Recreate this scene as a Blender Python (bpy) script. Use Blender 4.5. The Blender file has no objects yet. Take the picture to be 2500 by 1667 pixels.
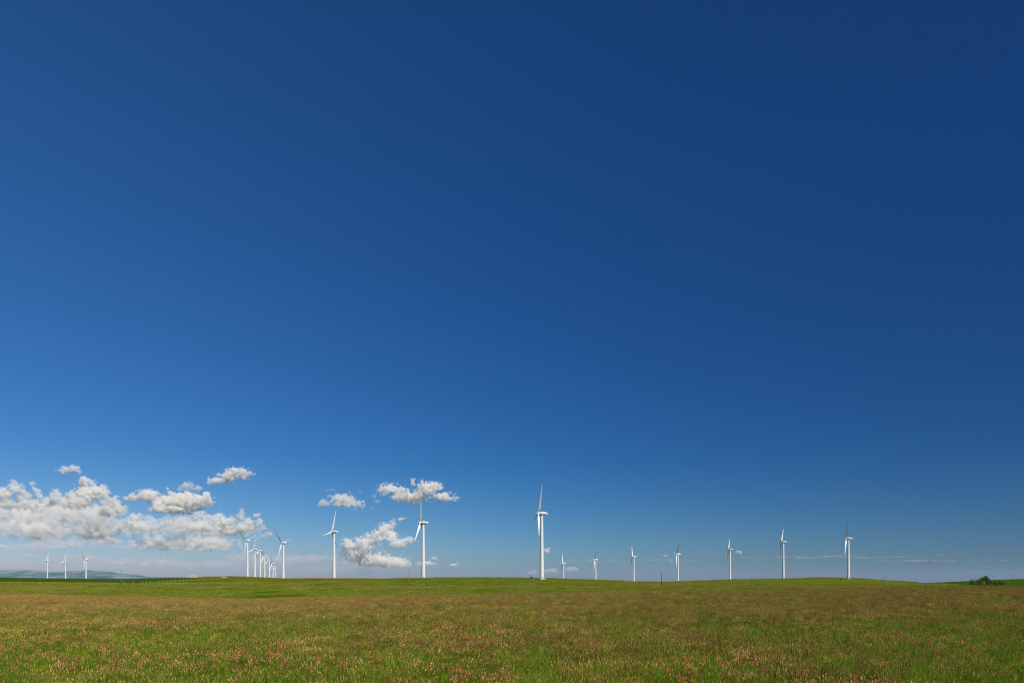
import bpy, bmesh, math, random
import numpy as np
from mathutils import Vector, Matrix, noise as mnoise

S = bpy.context.scene
C = S.collection
R = math.radians
rng = np.random.default_rng(7)
random.seed(7)
DEBUG = False
import time; T0 = time.time()

# ------------------------------------------------------------------ camera, world, sun, exposure
F = 1629.0                    # focal length in photo pixels (2500 wide, about 75 degrees across)
HY, CX = 1412.0, 1250.0       # eye-level row and centre column of the photo
ZC = 2.3                      # eye height
cam_d = bpy.data.cameras.new('camera'); cam = bpy.data.objects.new('camera', cam_d); C.objects.link(cam)
cam_d.sensor_fit = 'HORIZONTAL'; cam_d.sensor_width = 36.0; cam_d.lens = 36.0 * F / 2500.0
cam_d.shift_y = (HY - 833.5) / 2500.0
cam_d.clip_start = 0.2; cam_d.clip_end = 400000.0
cam.location = (0, 0, ZC); cam.rotation_euler = (R(90), 0, 0)
S.camera = cam

SUN_EL, SUN_AZ = 46.0, 42.0   # azimuth: degrees to the right of straight behind the camera
sun_dir = Vector((math.sin(R(SUN_AZ)) * math.cos(R(SUN_EL)), -math.cos(R(SUN_AZ)) * math.cos(R(SUN_EL)), math.sin(R(SUN_EL))))
sl = bpy.data.lights.new('sun', 'SUN'); sl.energy = 4.7; sl.angle = R(0.5); sl.color = (1.0, 0.955, 0.885)
so = bpy.data.objects.new('sun', sl); C.objects.link(so)
so.rotation_euler = sun_dir.to_track_quat('Z', 'Y').to_euler()

W = bpy.data.worlds.new('World'); S.world = W; W.use_nodes = True
nt = W.node_tree; nt.nodes.clear()
def N(t, typ, **kw):
    n = t.nodes.new(typ)
    for k, v in kw.items(): setattr(n, k, v)
    return n
def mth(t, op, a, b=None, c=None, clamp=False):
    n = t.nodes.new('ShaderNodeMath'); n.operation = op; n.use_clamp = clamp
    for i, v in enumerate((a, b, c)):
        if v is None: continue
        if isinstance(v, (int, float)): n.inputs[i].default_value = v
        else: t.links.new(v, n.inputs[i])
    return n.outputs[0]
def mix(t, fac, a, b, mode='MIX'):
    n = t.nodes.new('ShaderNodeMix'); n.data_type = 'RGBA'; n.blend_type = mode
    for i, v in ((0, fac), (6, a), (7, b)):
        if isinstance(v, (int, float)): n.inputs[i].default_value = v
        elif isinstance(v, tuple): n.inputs[i].default_value = v + (1.0,) if len(v) == 3 else v
        else: t.links.new(v, n.inputs[i])
    return n.outputs[2]
def ramp(t, fac, stops):
    n = t.nodes.new('ShaderNodeValToRGB'); e = n.color_ramp.elements
    while len(e) < len(stops): e.new(0.5)
    for el, (p, c) in zip(e, stops):
        el.position = p; el.color = tuple(c) + (1.0,) if len(c) == 3 else c
    t.links.new(fac, n.inputs[0]); return n.outputs[0]
sky = N(nt, 'ShaderNodeTexSky'); sky.sky_type = 'NISHITA'; sky.sun_disc = False
sky.sun_elevation = R(SUN_EL); sky.sun_rotation = math.atan2(sun_dir.x, sun_dir.y)
sky.altitude = 1100; sky.air_density = 1.0; sky.dust_density = 0.6; sky.ozone_density = 2.2
hs = N(nt, 'ShaderNodeHueSaturation'); hs.inputs['Saturation'].default_value = 1.28; hs.inputs['Value'].default_value = 1.0
nt.links.new(sky.outputs[0], hs.inputs['Color'])
tc = N(nt, 'ShaderNodeTexCoord'); sx = N(nt, 'ShaderNodeSeparateXYZ'); nt.links.new(tc.outputs['Generated'], sx.inputs[0])
# the polarised, darker quarter of the sky lies to the right of the view, the hazier one to the left
g = mth(nt, 'MULTIPLY_ADD', sx.outputs[0], 0.8, 0.5, clamp=True)
pol = ramp(nt, g, [(0.0, (1.15, 1.0, 0.94)), (0.5, (0.57, 0.72, 0.78)), (1.0, (0.29, 0.45, 0.55))])
# dry clear air: deeper blue aloft, a lavender band of dust along the horizon
elev = ramp(nt, mth(nt, 'MAXIMUM', sx.outputs[2], 0.0), [(0.0, (0.54, 0.59, 0.86)), (0.035, (0.49, 0.61, 0.85)), (0.075, (0.42, 0.62, 0.84)), (0.17, (0.31, 0.61, 0.87)), (0.5, (0.46, 0.76, 1.0)), (1.0, (0.6, 0.8, 1.0))])
sk = mix(nt, 1.0, mix(nt, 1.0, hs.outputs[0], pol, 'MULTIPLY'), elev, 'MULTIPLY')
bg = N(nt, 'ShaderNodeBackground'); bg.inputs[1].default_value = 0.10
nt.links.new(sk, bg.inputs[0])
wo = N(nt, 'ShaderNodeOutputWorld'); nt.links.new(bg.outputs[0], wo.inputs[0])

S.view_settings.view_transform = 'Standard'; S.view_settings.look = 'None'
S.view_settings.exposure = 0.0; S.view_settings.gamma = 1.0; S.view_settings.use_curve_mapping = False
cy = S.cycles
cy.max_bounces = 28; cy.diffuse_bounces = 3; cy.glossy_bounces = 2; cy.transmission_bounces = 4
cy.volume_bounces = 28; cy.transparent_max_bounces = 16; cy.volume_step_rate = 1.0; cy.volume_max_steps = 512
cy.use_denoising = True; cy.denoiser = 'OPENIMAGEDENOISE'; cy.denoising_input_passes = 'RGB_ALBEDO_NORMAL'; cy.denoising_prefilter = 'ACCURATE'; cy.filter_width = 1.1
cy.sample_clamp_indirect = 6.0

# ------------------------------------------------------------------ helpers
def tag(o, label=None, cat=None, group=None, kind=None):
    if label: o['label'] = label
    if cat: o['category'] = cat
    if group: o['group'] = group
    if kind: o['kind'] = kind
    return o
def mesh_np(name, V, polys, cols=None, smooth=False):
    me = bpy.data.meshes.new(name)
    V = np.asarray(V, np.float32)
    if isinstance(polys, np.ndarray):
        k = polys.shape[1]; n = len(polys)
        me.vertices.add(len(V)); me.vertices.foreach_set('co', V.ravel())
        me.loops.add(n * k); me.loops.foreach_set('vertex_index', polys.astype(np.int32).ravel())
        me.polygons.add(n); me.polygons.foreach_set('loop_start', np.arange(0, n * k, k, dtype=np.int32))
        me.polygons.foreach_set('loop_total', np.full(n, k, np.int32))
        me.update(calc_edges=True)
    else:
        me.from_pydata([tuple(v) for v in V], [], polys)
    if cols is not None:
        a = me.color_attributes.new('col', 'FLOAT_COLOR', 'POINT')
        cc = np.ones((len(V), 4), np.float32); cc[:, :3] = cols
        a.data.foreach_set('color', cc.ravel())
    if smooth:
        me.polygons.foreach_set('use_smooth', np.ones(len(me.polygons), bool))
    return me
def link(name, me, mat=None, parent=None):
    o = bpy.data.objects.new(name, me); C.objects.link(o)
    if mat and not me.materials: me.materials.append(mat)
    if parent: o.parent = parent
    return o
def empty(name, loc, rz=0.0):
    o = bpy.data.objects.new(name, None); C.objects.link(o)
    o.location = loc; o.rotation_euler = (0, 0, rz); return o

class MB:
    """collects simple shapes for one mesh"""
    def __init__(s): s.v = []; s.f = []
    def loft(s, rings, cap=True):
        b = len(s.v); n = len(rings[0])
        for r in rings: s.v += [tuple(p) for p in r]
        for i in range(len(rings) - 1):
            for j in range(n):
                k = (j + 1) % n
                s.f.append((b + i*n + j, b + i*n + k, b + (i+1)*n + k, b + (i+1)*n + j))
        if cap:
            s.f.append(tuple(b + j for j in reversed(range(n))))
            s.f.append(tuple(b + (len(rings)-1)*n + j for j in range(n)))
        return s
    def tube(s, pts, rad, n=10, cap=True):
        pts = [Vector(p) for p in pts]; rings = []
        for i, p in enumerate(pts):
            d = (pts[min(i+1, len(pts)-1)] - pts[max(i-1, 0)]).normalized()
            u = d.orthogonal().normalized() if abs(d.z) < 0.95 else Vector((1, 0, 0)); u = (u - d*u.dot(d)).normalized(); w = d.cross(u)
            r = rad[i] if isinstance(rad, (list, tuple)) else rad
            rings.append([p + (u*math.cos(2*math.pi*k/n) + w*math.sin(2*math.pi*k/n))*r for k in range(n)])
        return s.loft(rings, cap)
    def box(s, c, d, bev=0.0):
        x, y, z = c; a, b, h = d[0]/2, d[1]/2, d[2]/2
        if bev <= 0:
            rings = [[(x-a, y-b, z+q), (x+a, y-b, z+q), (x+a, y+b, z+q), (x-a, y+b, z+q)] for q in (-h, h)]
        else:
            rings = []
            for q, ins in ((-h, bev), (-h+bev, 0), (h-bev, 0), (h, bev)):
                e, f = a-ins, b-ins; c2 = bev
                rings.append([(x-e+c2, y-f, z+q), (x+e-c2, y-f, z+q), (x+e, y-f+c2, z+q), (x+e, y+f-c2, z+q),
                              (x+e-c2, y+f, z+q), (x-e+c2, y+f, z+q), (x-e, y+f-c2, z+q), (x-e, y-f+c2, z+q)])
        return s.loft(rings)
    def mesh(s, name, smooth=False):
        return mesh_np(name, s.v, s.f, smooth=smooth)
    def build(s, name, mat, parent=None, smooth=False):
        return link(name, s.mesh(name, smooth), mat, parent)

def material(name):
    m = bpy.data.materials.new(name); m.use_nodes = True
    t = m.node_tree; t.nodes.clear()
    out = t.nodes.new('ShaderNodeOutputMaterial')
    return m, t, out
def simple(name, col, rough=0.5, metal=0.0, var=0.0, scale=1.0, spec=0.5):
    m, t, out = material(name)
    p = N(t, 'ShaderNodeBsdfPrincipled'); p.inputs['Roughness'].default_value = rough; p.inputs['Metallic'].default_value = metal
    p.inputs['Specular IOR Level'].default_value = spec
    if var > 0:
        tcn = N(t, 'ShaderNodeTexCoord'); nz = N(t, 'ShaderNodeTexNoise'); nz.inputs['Scale'].default_value = scale; nz.inputs['Detail'].default_value = 6
        t.links.new(tcn.outputs['Object'], nz.inputs['Vector'])
        lo = tuple(c*(1-var) for c in col); hi = tuple(min(1, c*(1+var)) for c in col)
        t.links.new(ramp(t, nz.outputs[0], [(0.3, lo), (0.7, hi)]), p.inputs['Base Color'])
    else:
        p.inputs['Base Color'].default_value = tuple(col) + (1,)
    t.links.new(p.outputs[0], out.inputs[0]); return m

# ------------------------------------------------------------------ the lie of the land
COL = np.array([-600, 0, 150, 300, 450, 560, 640, 700, 800, 950, 1040, 1200, 1320, 1450, 1550, 1610, 1700, 1800, 1900, 2000, 2080, 2180, 2260, 2330, 2420, 2500, 3100], float)
yE = np.array([1447, 1447, 1447, 1452, 1456, 1457, 1458, 1458, 1455, 1451, 1449, 1448, 1447, 1443, 1440, 1439, 1438, 1437, 1437, 1437, 1435, 1432, 1428, 1428, 1428, 1430, 1432], float)
yM = np.array([1420, 1420.5, 1421.5, 1424.5, 1426, 1427, 1429, 1430, 1430, 1430, 1430, 1430, 1430, 1431, 1431, 1431, 1430, 1430, 1431, 1433, 1433, 1430, 1426, 1425, 1424, 1424, 1420], float)
yC = np.array([1407, 1408.8, 1411, 1411.5, 1409.3, 1406.6, 1409.5, 1412, 1411.5, 1411.7, 1409.3, 1408.8, 1411, 1415, 1419.5, 1420.5, 1418, 1414, 1413, 1409.6, 1410.8, 1418, 1422.5, 1419, 1414.5, 1412, 1408], float)
Yc = np.array([900, 900, 900, 900, 850, 800, 650, 580, 560, 520, 490, 540, 560, 600, 620, 640, 700, 780, 880, 900, 900, 800, 600, 600, 600, 600, 600], float)
EDGE = 105.0
def zpix(y, Y): return ZC - (y - HY) / F * Y
TC = np.arange(-600, 3101, 10.0)
TY = np.exp(np.linspace(math.log(5.0), math.log(60000.0), 420))
def _table():
    e, m, c, yc = (np.interp(TC, COL, a) for a in (yE, yM, yC, Yc))
    k = np.ones(9)/9
    e, m, c, yc = (np.convolve(np.pad(a, 4, mode='edge'), k, 'valid') if i != 2 else np.convolve(np.pad(a, 1, mode='edge'), np.ones(3)/3, 'valid') for i, a in enumerate((e, m, c, yc)))
    T = np.zeros((len(TC), len(TY)))
    for i in range(len(TC)):
        ze = zpix(e[i] + 10.0, EDGE); zm = zpix(m[i], 300.0); zc = zpix(c[i], yc[i])
        left = np.interp(TC[i], [300, 560], [1, 0])
        yd = (m[i] + 1.6)*left + (m[i] + (c[i] - m[i])*0.42)*(1 - left)
        zd = zpix(yd, 300 + 0.3*(yc[i]-300))
        Yk = [0, 42, EDGE, 120, 300, 300 + 0.3*(yc[i]-300), yc[i], yc[i]*1.06, yc[i]*1.3, 1700, 3500, 9000, 60000]
        zk = [0, 0.18*ze*0.6, ze, ze - 0.25, zm, zd, zc, zc - 0.1, zpix(c[i] + 6, yc[i]*1.3), zpix(c[i] + 13, 1700), zpix(1428, 3500), zpix(1432, 9000), zpix(1432, 60000)]
        T[i] = np.interp(TY, Yk, zk)
    ks = np.array([1, 3, 5, 3, 1.0]); ks /= ks.sum()
    P = np.pad(T, ((0, 0), (2, 2)), mode='edge')
    T = sum(P[:, j:j+len(TY)]*ks[j] for j in range(5))
    return T
TAB = _table()
def undul(X, Y):
    a = np.clip((Y - 20)/100, 0, 1)
    return a*(0.22*np.sin(X/37.0 + 1.3*np.sin(Y/61.0)) * np.sin(Y/43.0 + 0.7) + 0.10*np.sin(X/13.0 + Y/29.0)*np.sin(Y/17.0 - X/41.0)) * np.clip(1.6 - Y/700.0, 0.0, 1)
def ground(X, Y):
    X = np.asarray(X, float); Y = np.asarray(Y, float)
    Yp = np.clip(Y, 5.0, 59000.0)
    p = np.clip(CX + F*X/Yp, TC[0], TC[-1] - 0.001)
    fi = (p - TC[0])/10.0; i = fi.astype(int); fi = fi - i
    fj = np.clip((np.log(Yp) - math.log(5.0))/(math.log(60000.0) - math.log(5.0))*(len(TY)-1), 0, len(TY)-1.001); j = fj.astype(int); fj = fj - j
    z = (TAB[i, j]*(1-fi) + TAB[i+1, j]*fi)*(1-fj) + (TAB[i, j+1]*(1-fi) + TAB[i+1, j+1]*fi)*fj
    return z + undul(X, Y)
def gz(x, y): return float(ground(np.array([x]), np.array([y]))[0])
def at(px, py, Y): return Vector(((px - CX)/F*Y, Y, zpix(py, Y)))
def onground(px, py, y0=90.0, y1=1200.0):
    """first place where the line of sight through a photo pixel meets the land"""
    Ys = np.linspace(y0, y1, 1500)
    zr = zpix(py, Ys); zg = ground((px - CX)/F*Ys, Ys)
    k = np.argmax(zg >= zr) if np.any(zg >= zr) else int(np.argmin(np.abs(zg - zr)))
    Y = float(Ys[k]); X = (px - CX)/F*Y
    return X, Y, gz(X, Y)

# ------------------------------------------------------------------ ground sheet
def ground_material():
    m, t, out = material('grassland')
    at_ = N(t, 'ShaderNodeAttribute'); at_.attribute_name = 'col'
    sep = N(t, 'ShaderNodeSeparateColor'); t.links.new(at_.outputs['Color'], sep.inputs[0])
    geo = N(t, 'ShaderNodeNewGeometry')
    def noise(scale, det=5, rough=0.6, sq=(1, 1, 1)):
        mp = N(t, 'ShaderNodeMapping'); mp.inputs['Scale'].default_value = sq; t.links.new(geo.outputs['Position'], mp.inputs[0])
        n = N(t, 'ShaderNodeTexNoise'); n.inputs['Scale'].default_value = scale; n.inputs['Detail'].default_value = det; n.inputs['Roughness'].default_value = rough
        t.links.new(mp.outputs[0], n.inputs['Vector']); return n.outputs[0]
    big = noise(0.012, 6, 0.62, (1, 0.45, 1)); mid = noise(0.11, 5, 0.65, (1, 0.5, 1)); fine = noise(1.4, 4, 0.7)
    strk = noise(0.035, 6, 0.7, (0.6, 1.2, 1))
    grass = mix(t, ramp(t, big, [(0.42, (0, 0, 0)), (0.60, (1, 1, 1))]), (0.052, 0.145, 0.003), (0.145, 0.150, 0.005))
    grass = mix(t, ramp(t, strk, [(0.40, (0, 0, 0)), (0.60, (1, 1, 1))]), mix(t, 0.45, grass, (0.045, 0.095, 0.006)), mix(t, 0.3, grass, (0.20, 0.19, 0.015)))
    grass = mix(t, ramp(t, noise(0.02, 4, 0.6, (0.5, 1.0, 1)), [(0.60, (0, 0, 0)), (0.70, (0.55, 0.55, 0.55))]), grass, (0.105, 0.150, 0.050))
    dr = N(t, 'ShaderNodeAttribute'); dr.attribute_name = 'dry'
    grass = mix(t, mth(t, 'MULTIPLY', dr.outputs['Fac'], 0.8), grass, mix(t, strk, (0.115, 0.115, 0.005), (0.205, 0.140, 0.006)))
    v = ramp(t, fine, [(0.25, (0.5, 0.5, 0.5)), (0.75, (1.45, 1.45, 1.45))])
    v2 = ramp(t, mid, [(0.30, (0.35, 0.5, 0.35)), (0.46, (1, 1, 1)), (0.75, (1.3, 1.2, 1.4))])
    grass = mix(t, 1.0, mix(t, 1.0, grass, v, 'MULTIPLY'), v2, 'MULTIPLY')
    crop = mix(t, mid, (0.038, 0.078, 0.003), (0.050, 0.096, 0.004))
    soil = mix(t, fine, (0.030, 0.040, 0.010), (0.060, 0.060, 0.020))
    c = mix(t, sep.outputs[0], grass, crop)
    c = mix(t, sep.outputs[1], c, soil)
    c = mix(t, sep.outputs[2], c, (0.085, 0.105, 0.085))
    p = N(t, 'ShaderNodeBsdfPrincipled'); p.inputs['Roughness'].default_value = 1.0; p.inputs['Specular IOR Level'].default_value = 0.0
    t.links.new(c, p.inputs['Base Color'])
    b = N(t, 'ShaderNodeBump'); b.inputs['Strength'].default_value = 0.9; b.inputs['Distance'].default_value = 0.5
    t.links.new(mth(t, 'ADD', mth(t, 'MULTIPLY', mid, 2.0), fine), b.inputs['Height']); t.links.new(b.outputs[0], p.inputs['Normal'])
    t.links.new(p.outputs[0], out.inputs[0]); return m
def smooth01(x): x = np.clip(x, 0, 1); return x*x*(3-2*x)
def crop_mask(X, Y):
    px = CX + F*X/np.maximum(Y, 5)
    # dark crop on the far left rise, bright crop on the right-hand rise
    a = (px < np.interp(Y, [300, 500, 700, 900, 1500], [250, 330, 455, 520, 560])) & (Y > np.interp(px, [0, 150, 250, 330, 460, 520], [330, 330, 350, 520, 700, 800])) & (Y < 2500)
    b = (px > np.interp(Y, [100, 180, 300, 600, 900], [2500, 2345, 2310, 2235, 2235])) & (Y > 150) & (Y < 1500)
    return a.astype(float), b.astype(float)
def build_ground():
    ys = np.concatenate([np.linspace(-120, 4, 30), np.exp(np.linspace(math.log(5), math.log(1200), 330)), np.exp(np.linspace(math.log(1230), math.log(58000), 70))])
    us = np.concatenate([np.linspace(-2.4, -0.95, 14)[:-1], np.linspace(-0.95, 0.95, 321), np.linspace(0.95, 2.4, 14)[1:]])
    Yg, Ug = np.meshgrid(ys, us, indexing='ij')
    Xg = Ug*np.maximum(np.abs(Yg), 40.0)
    Zg = ground(Xg, Yg)
    nr, nc = Xg.shape
    V = np.stack([Xg, Yg, Zg], -1).reshape(-1, 3)
    idx = np.arange(nr*nc).reshape(nr, nc)
    Q = np.stack([idx[:-1, :-1], idx[:-1, 1:], idx[1:, 1:], idx[1:, :-1]], -1).reshape(-1, 4)
    a, b = crop_mask(Xg, Yg)
    pg = CX + F*Xg/np.maximum(Yg, 5)
    dry = smooth01((Yg - np.interp(pg, [300, 640, 1300, 1600, 2200], [900, 330, 380, 300, 420]))/140.0)*np.interp(pg, [420, 640, 1550, 1700, 2200], [0.2, 1, 1, 0.55, 0.5])*(Yg < 2500)
    cols = np.zeros((nr*nc, 3))
    cols[:, 0] = np.maximum(a, b).ravel()
    cols[:, 1] = smooth01((EDGE + 4 - Yg)/6.0).ravel()
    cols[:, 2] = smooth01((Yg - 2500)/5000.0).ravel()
    gm = mesh_np('ground', V, Q, cols, smooth=True)
    da = gm.attributes.new('dry', 'FLOAT', 'POINT'); da.data.foreach_set('value', dry.ravel().astype(np.float32))
    o = link('ground', gm, ground_material())
    tag(o, kind='structure')
build_ground()

# ------------------------------------------------------------------ distant hills
def build_hills():
    px = np.array([-900, -500, -200, 0, 60, 120, 150, 170, 215, 240, 262, 275, 288, 310, 330, 345, 360, 400, 430, 455, 480, 560])
    py = np.array([1398, 1393, 1394, 1391, 1390.6, 1394.5, 1394.8, 1392.5, 1391, 1392, 1393.8, 1395, 1399.5, 1399.5, 1400.5, 1403.5, 1407.5, 1408.2, 1406.8, 1408.6, 1413, 1420])
    pxs = np.arange(-900, 561, 4.0); top = np.interp(pxs, px, py)
    Yr = 21000.0
    offs = np.linspace(-5200, 5200, 60)
    rows = []
    for k, dY in enumerate(offs):
        Y = Yr + dY
        X = (pxs - CX)/F*Y
        zt = zpix(top, Yr); base = -360.0
        f = np.exp(-(dY/2300.0)**2) if dY < 0 else np.exp(-(dY/2600.0)**2)
        z = base + (zt - base)*f
        nz = np.array([mnoise.fractal(Vector((x/1500.0, Y/1500.0, 3.1)), 0.9, 2.1, 6) for x in X])
        z = z + nz*60*f*min(1.0, abs(dY)/900.0)
        rows.append(np.stack([X, np.full_like(X, Y), z], -1))
    V = np.concatenate(rows); n = len(pxs)
    idx = np.arange(len(V)).reshape(len(offs), n)
    Q = np.stack([idx[:-1, :-1], idx[:-1, 1:], idx[1:, 1:], idx[1:, :-1]], -1).reshape(-1, 4)
    m, t, out = material('hill_scrub')
    geo = N(t, 'ShaderNodeNewGeometry')
    mp = N(t, 'ShaderNodeMapping'); mp.inputs['Scale'].default_value = (1, 0.4, 3); t.links.new(geo.outputs['Position'], mp.inputs[0])
    nz = N(t, 'ShaderNodeTexNoise'); nz.inputs['Scale'].default_value = 0.0016; nz.inputs['Detail'].default_value = 7; nz.inputs['Roughness'].default_value = 0.65
    t.links.new(mp.outputs[0], nz.inputs['Vector'])
    c = ramp(t, nz.outputs[0], [(0.40, (0.035, 0.115, 0.105)), (0.47, (0.085, 0.165, 0.150)), (0.52, (0.20, 0.235, 0.23)), (0.7, (0.29, 0.29, 0.28))])
    p = N(t, 'ShaderNodeBsdfPrincipled'); p.inputs['Roughness'].default_value = 1; p.inputs['Specular IOR Level'].default_value = 0
    t.links.new(c, p.inputs['Base Color']); t.links.new(p.outputs[0], out.inputs[0])
    tag(link('hills', mesh_np('hills', V, Q, smooth=True), m), kind='structure')
build_hills()

# ------------------------------------------------------------------ meadow grass
def grass_material(name, transl=0.35):
    m, t, out = material(name)
    a = N(t, 'ShaderNodeAttribute'); a.attribute_name = 'col'
    oi = N(t, 'ShaderNodeObjectInfo')
    geo = N(t, 'ShaderNodeNewGeometry')
    nz = N(t, 'ShaderNodeTexNoise'); nz.inputs['Scale'].default_value = 0.22; nz.inputs['Detail'].default_value = 3
    t.links.new(geo.outputs['Position'], nz.inputs['Vector'])
    h = N(t, 'ShaderNodeHueSaturation')
    t.links.new(mth(t, 'MULTIPLY_ADD', nz.outputs[0], 0.03, 0.485), h.inputs['Hue'])
    t.links.new(mth(t, 'MULTIPLY_ADD', oi.outputs['Random'], 0.5, 0.82), h.inputs['Value'])
    t.links.new(a.outputs['Color'], h.inputs['Color'])
    d = N(t, 'ShaderNodeBsdfPrincipled'); d.inputs['Roughness'].default_value = 0.6; d.inputs['Specular IOR Level'].default_value = 0.18
    tr = N(t, 'ShaderNodeBsdfTranslucent')
    t.links.new(h.outputs[0], d.inputs['Base Color']); t.links.new(h.outputs[0], tr.inputs['Color'])
    mx = N(t, 'ShaderNodeMixShader'); mx.inputs[0].default_value = transl
    t.links.new(d.outputs[0], mx.inputs[1]); t.links.new(tr.outputs[0], mx.inputs[2]); t.links.new(mx.outputs[0], out.inputs[0])
    return m
M_GRASS = grass_material('grass_blades')
def tuft(name, radius, blades, hmin, hmax, wid, heads=0, head_cols=(), hh=(0.40, 0.55), hlen=(0.035, 0.065), hw=0.007, greens=None, lean=0.35, r=rng, per=6):
    V = []; Fc = []; Cc = []
    def add(vs, fs, cs):
        b = len(V); V.extend(vs); Cc.extend(cs); Fc.extend([tuple(b+i for i in f) for f in fs])
    def spot(): rr = radius*math.sqrt(r.random()); an = r.random()*6.283; return rr*math.cos(an), rr*math.sin(an)
    nb = 0
    while nb < blades:                                  # blades stand in small clumps of one shade and height
        cx_, cy_ = spot(); kc = 0.55 + 0.9*r.random(); hc_ = 0.72 + 0.42*r.random(); g = greens[r.integers(len(greens))]; cl = r.normal(0, 1, 2)*lean*0.35
        for _ in range(int(5 + r.integers(9))):
            nb += 1
            x, y = cx_ + r.normal(0, 1)*radius*0.075, cy_ + r.normal(0, 1)*radius*0.075; h = (hmin + (hmax-hmin)*r.random()**0.8)*hc_
            ya = r.random()*6.283; dx, dy = math.cos(ya), math.sin(ya)
            ld = r.normal(0, 1, 2)*lean*0.45 + cl + np.array([0.16, 0.05]); lx, ly = ld[0]*h, ld[1]*h
            w = wid*(0.7 + 0.6*r.random()); k = kc*(0.75 + 0.5*r.random())
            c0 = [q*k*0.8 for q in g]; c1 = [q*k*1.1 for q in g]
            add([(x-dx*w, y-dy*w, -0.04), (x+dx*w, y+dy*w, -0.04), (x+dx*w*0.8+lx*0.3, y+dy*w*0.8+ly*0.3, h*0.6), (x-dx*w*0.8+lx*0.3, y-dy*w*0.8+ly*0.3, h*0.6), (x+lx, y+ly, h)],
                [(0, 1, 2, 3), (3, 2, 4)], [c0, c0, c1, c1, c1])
    nh = 0
    while nh < heads:
        cx_, cy_ = spot(); kc = 0.65 + 0.6*r.random(); hcol = head_cols[r.integers(len(head_cols))]; hs_ = 0.86 + 0.3*r.random()
        for _ in range(int(1 + r.integers(per*2 - 1))):
            nh += 1
            x, y = cx_ + r.normal(0, 1)*radius*0.085, cy_ + r.normal(0, 1)*radius*0.085; h = (hh[0] + (hh[1]-hh[0])*r.random())*hs_
            ld = r.normal(0, 1, 2)*0.16 + np.array([0.14, 0.03]); lx, ly = ld[0]*h, ld[1]*h
            L = hlen[0] + (hlen[1]-hlen[0])*r.random(); k = kc*(0.8 + 0.4*r.random()); hc = [q*k for q in hcol]
            st = [0.16*k, 0.18*k, 0.02*k]; w = 0.0022
            add([(x-w, y, 0), (x+w, y, 0), (x+w+lx, y+ly, h), (x-w+lx, y+ly, h)], [(0, 1, 2, 3)], [st]*4)
            tx, ty = x+lx, y+ly; ex, ey = tx + ld[0]*L*1.4, ty + ld[1]*L*1.4
            for q in range(3):
                aq = q*1.05 + r.random(); ax, ay = math.cos(aq)*hw, math.sin(aq)*hw
                mxp, myp = (tx*0.6+ex*0.4), (ty*0.6+ey*0.4)
                add([(tx, ty, h-0.005), (mxp+ax, myp+ay, h+L*0.4), (ex, ey, h+L), (mxp-ax, myp-ay, h+L*0.4)], [(0, 1, 2, 3)], [hc]*4)
    me = mesh_np(name, V, Fc, np.array(Cc)); me.materials.append(M_GRASS)
    return bpy.data.objects.new(name, me)
GREENS = [(0.105, 0.235, 0.004), (0.135, 0.258, 0.004), (0.175, 0.262, 0.005), (0.085, 0.205, 0.004), (0.205, 0.260, 0.008)]
DRY = [(0.21, 0.265, 0.006), (0.26, 0.265, 0.010), (0.16, 0.240, 0.006), (0.30, 0.265, 0.025)]
TAN = [(0.60, 0.42, 0.105), (0.53, 0.355, 0.09), (0.64, 0.49, 0.14), (0.55, 0.31, 0.11)]
PINK = [(0.76, 0.35, 0.17), (0.68, 0.25, 0.14), (0.76, 0.44, 0.19), (0.58, 0.20, 0.15)]
col_src = bpy.data.collections.new('grass_sources')
def make_sources():
    L = []
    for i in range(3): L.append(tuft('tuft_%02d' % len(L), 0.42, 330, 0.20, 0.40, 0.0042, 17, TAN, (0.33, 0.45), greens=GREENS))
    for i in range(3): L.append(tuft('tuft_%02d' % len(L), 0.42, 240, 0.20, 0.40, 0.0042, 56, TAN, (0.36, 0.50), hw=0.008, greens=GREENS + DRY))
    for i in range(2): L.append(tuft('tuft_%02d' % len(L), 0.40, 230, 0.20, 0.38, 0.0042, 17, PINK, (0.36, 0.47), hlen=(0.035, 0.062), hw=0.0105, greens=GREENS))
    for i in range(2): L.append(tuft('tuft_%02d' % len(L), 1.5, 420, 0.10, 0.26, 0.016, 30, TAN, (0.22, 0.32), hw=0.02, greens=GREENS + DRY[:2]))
    for o in L: col_src.objects.link(o)
make_sources()
def vnoise(x, y, s, z=0.0):
    return np.array([mnoise.noise(Vector((a/s, b/s, z))) for a, b in zip(x, y)])
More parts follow.
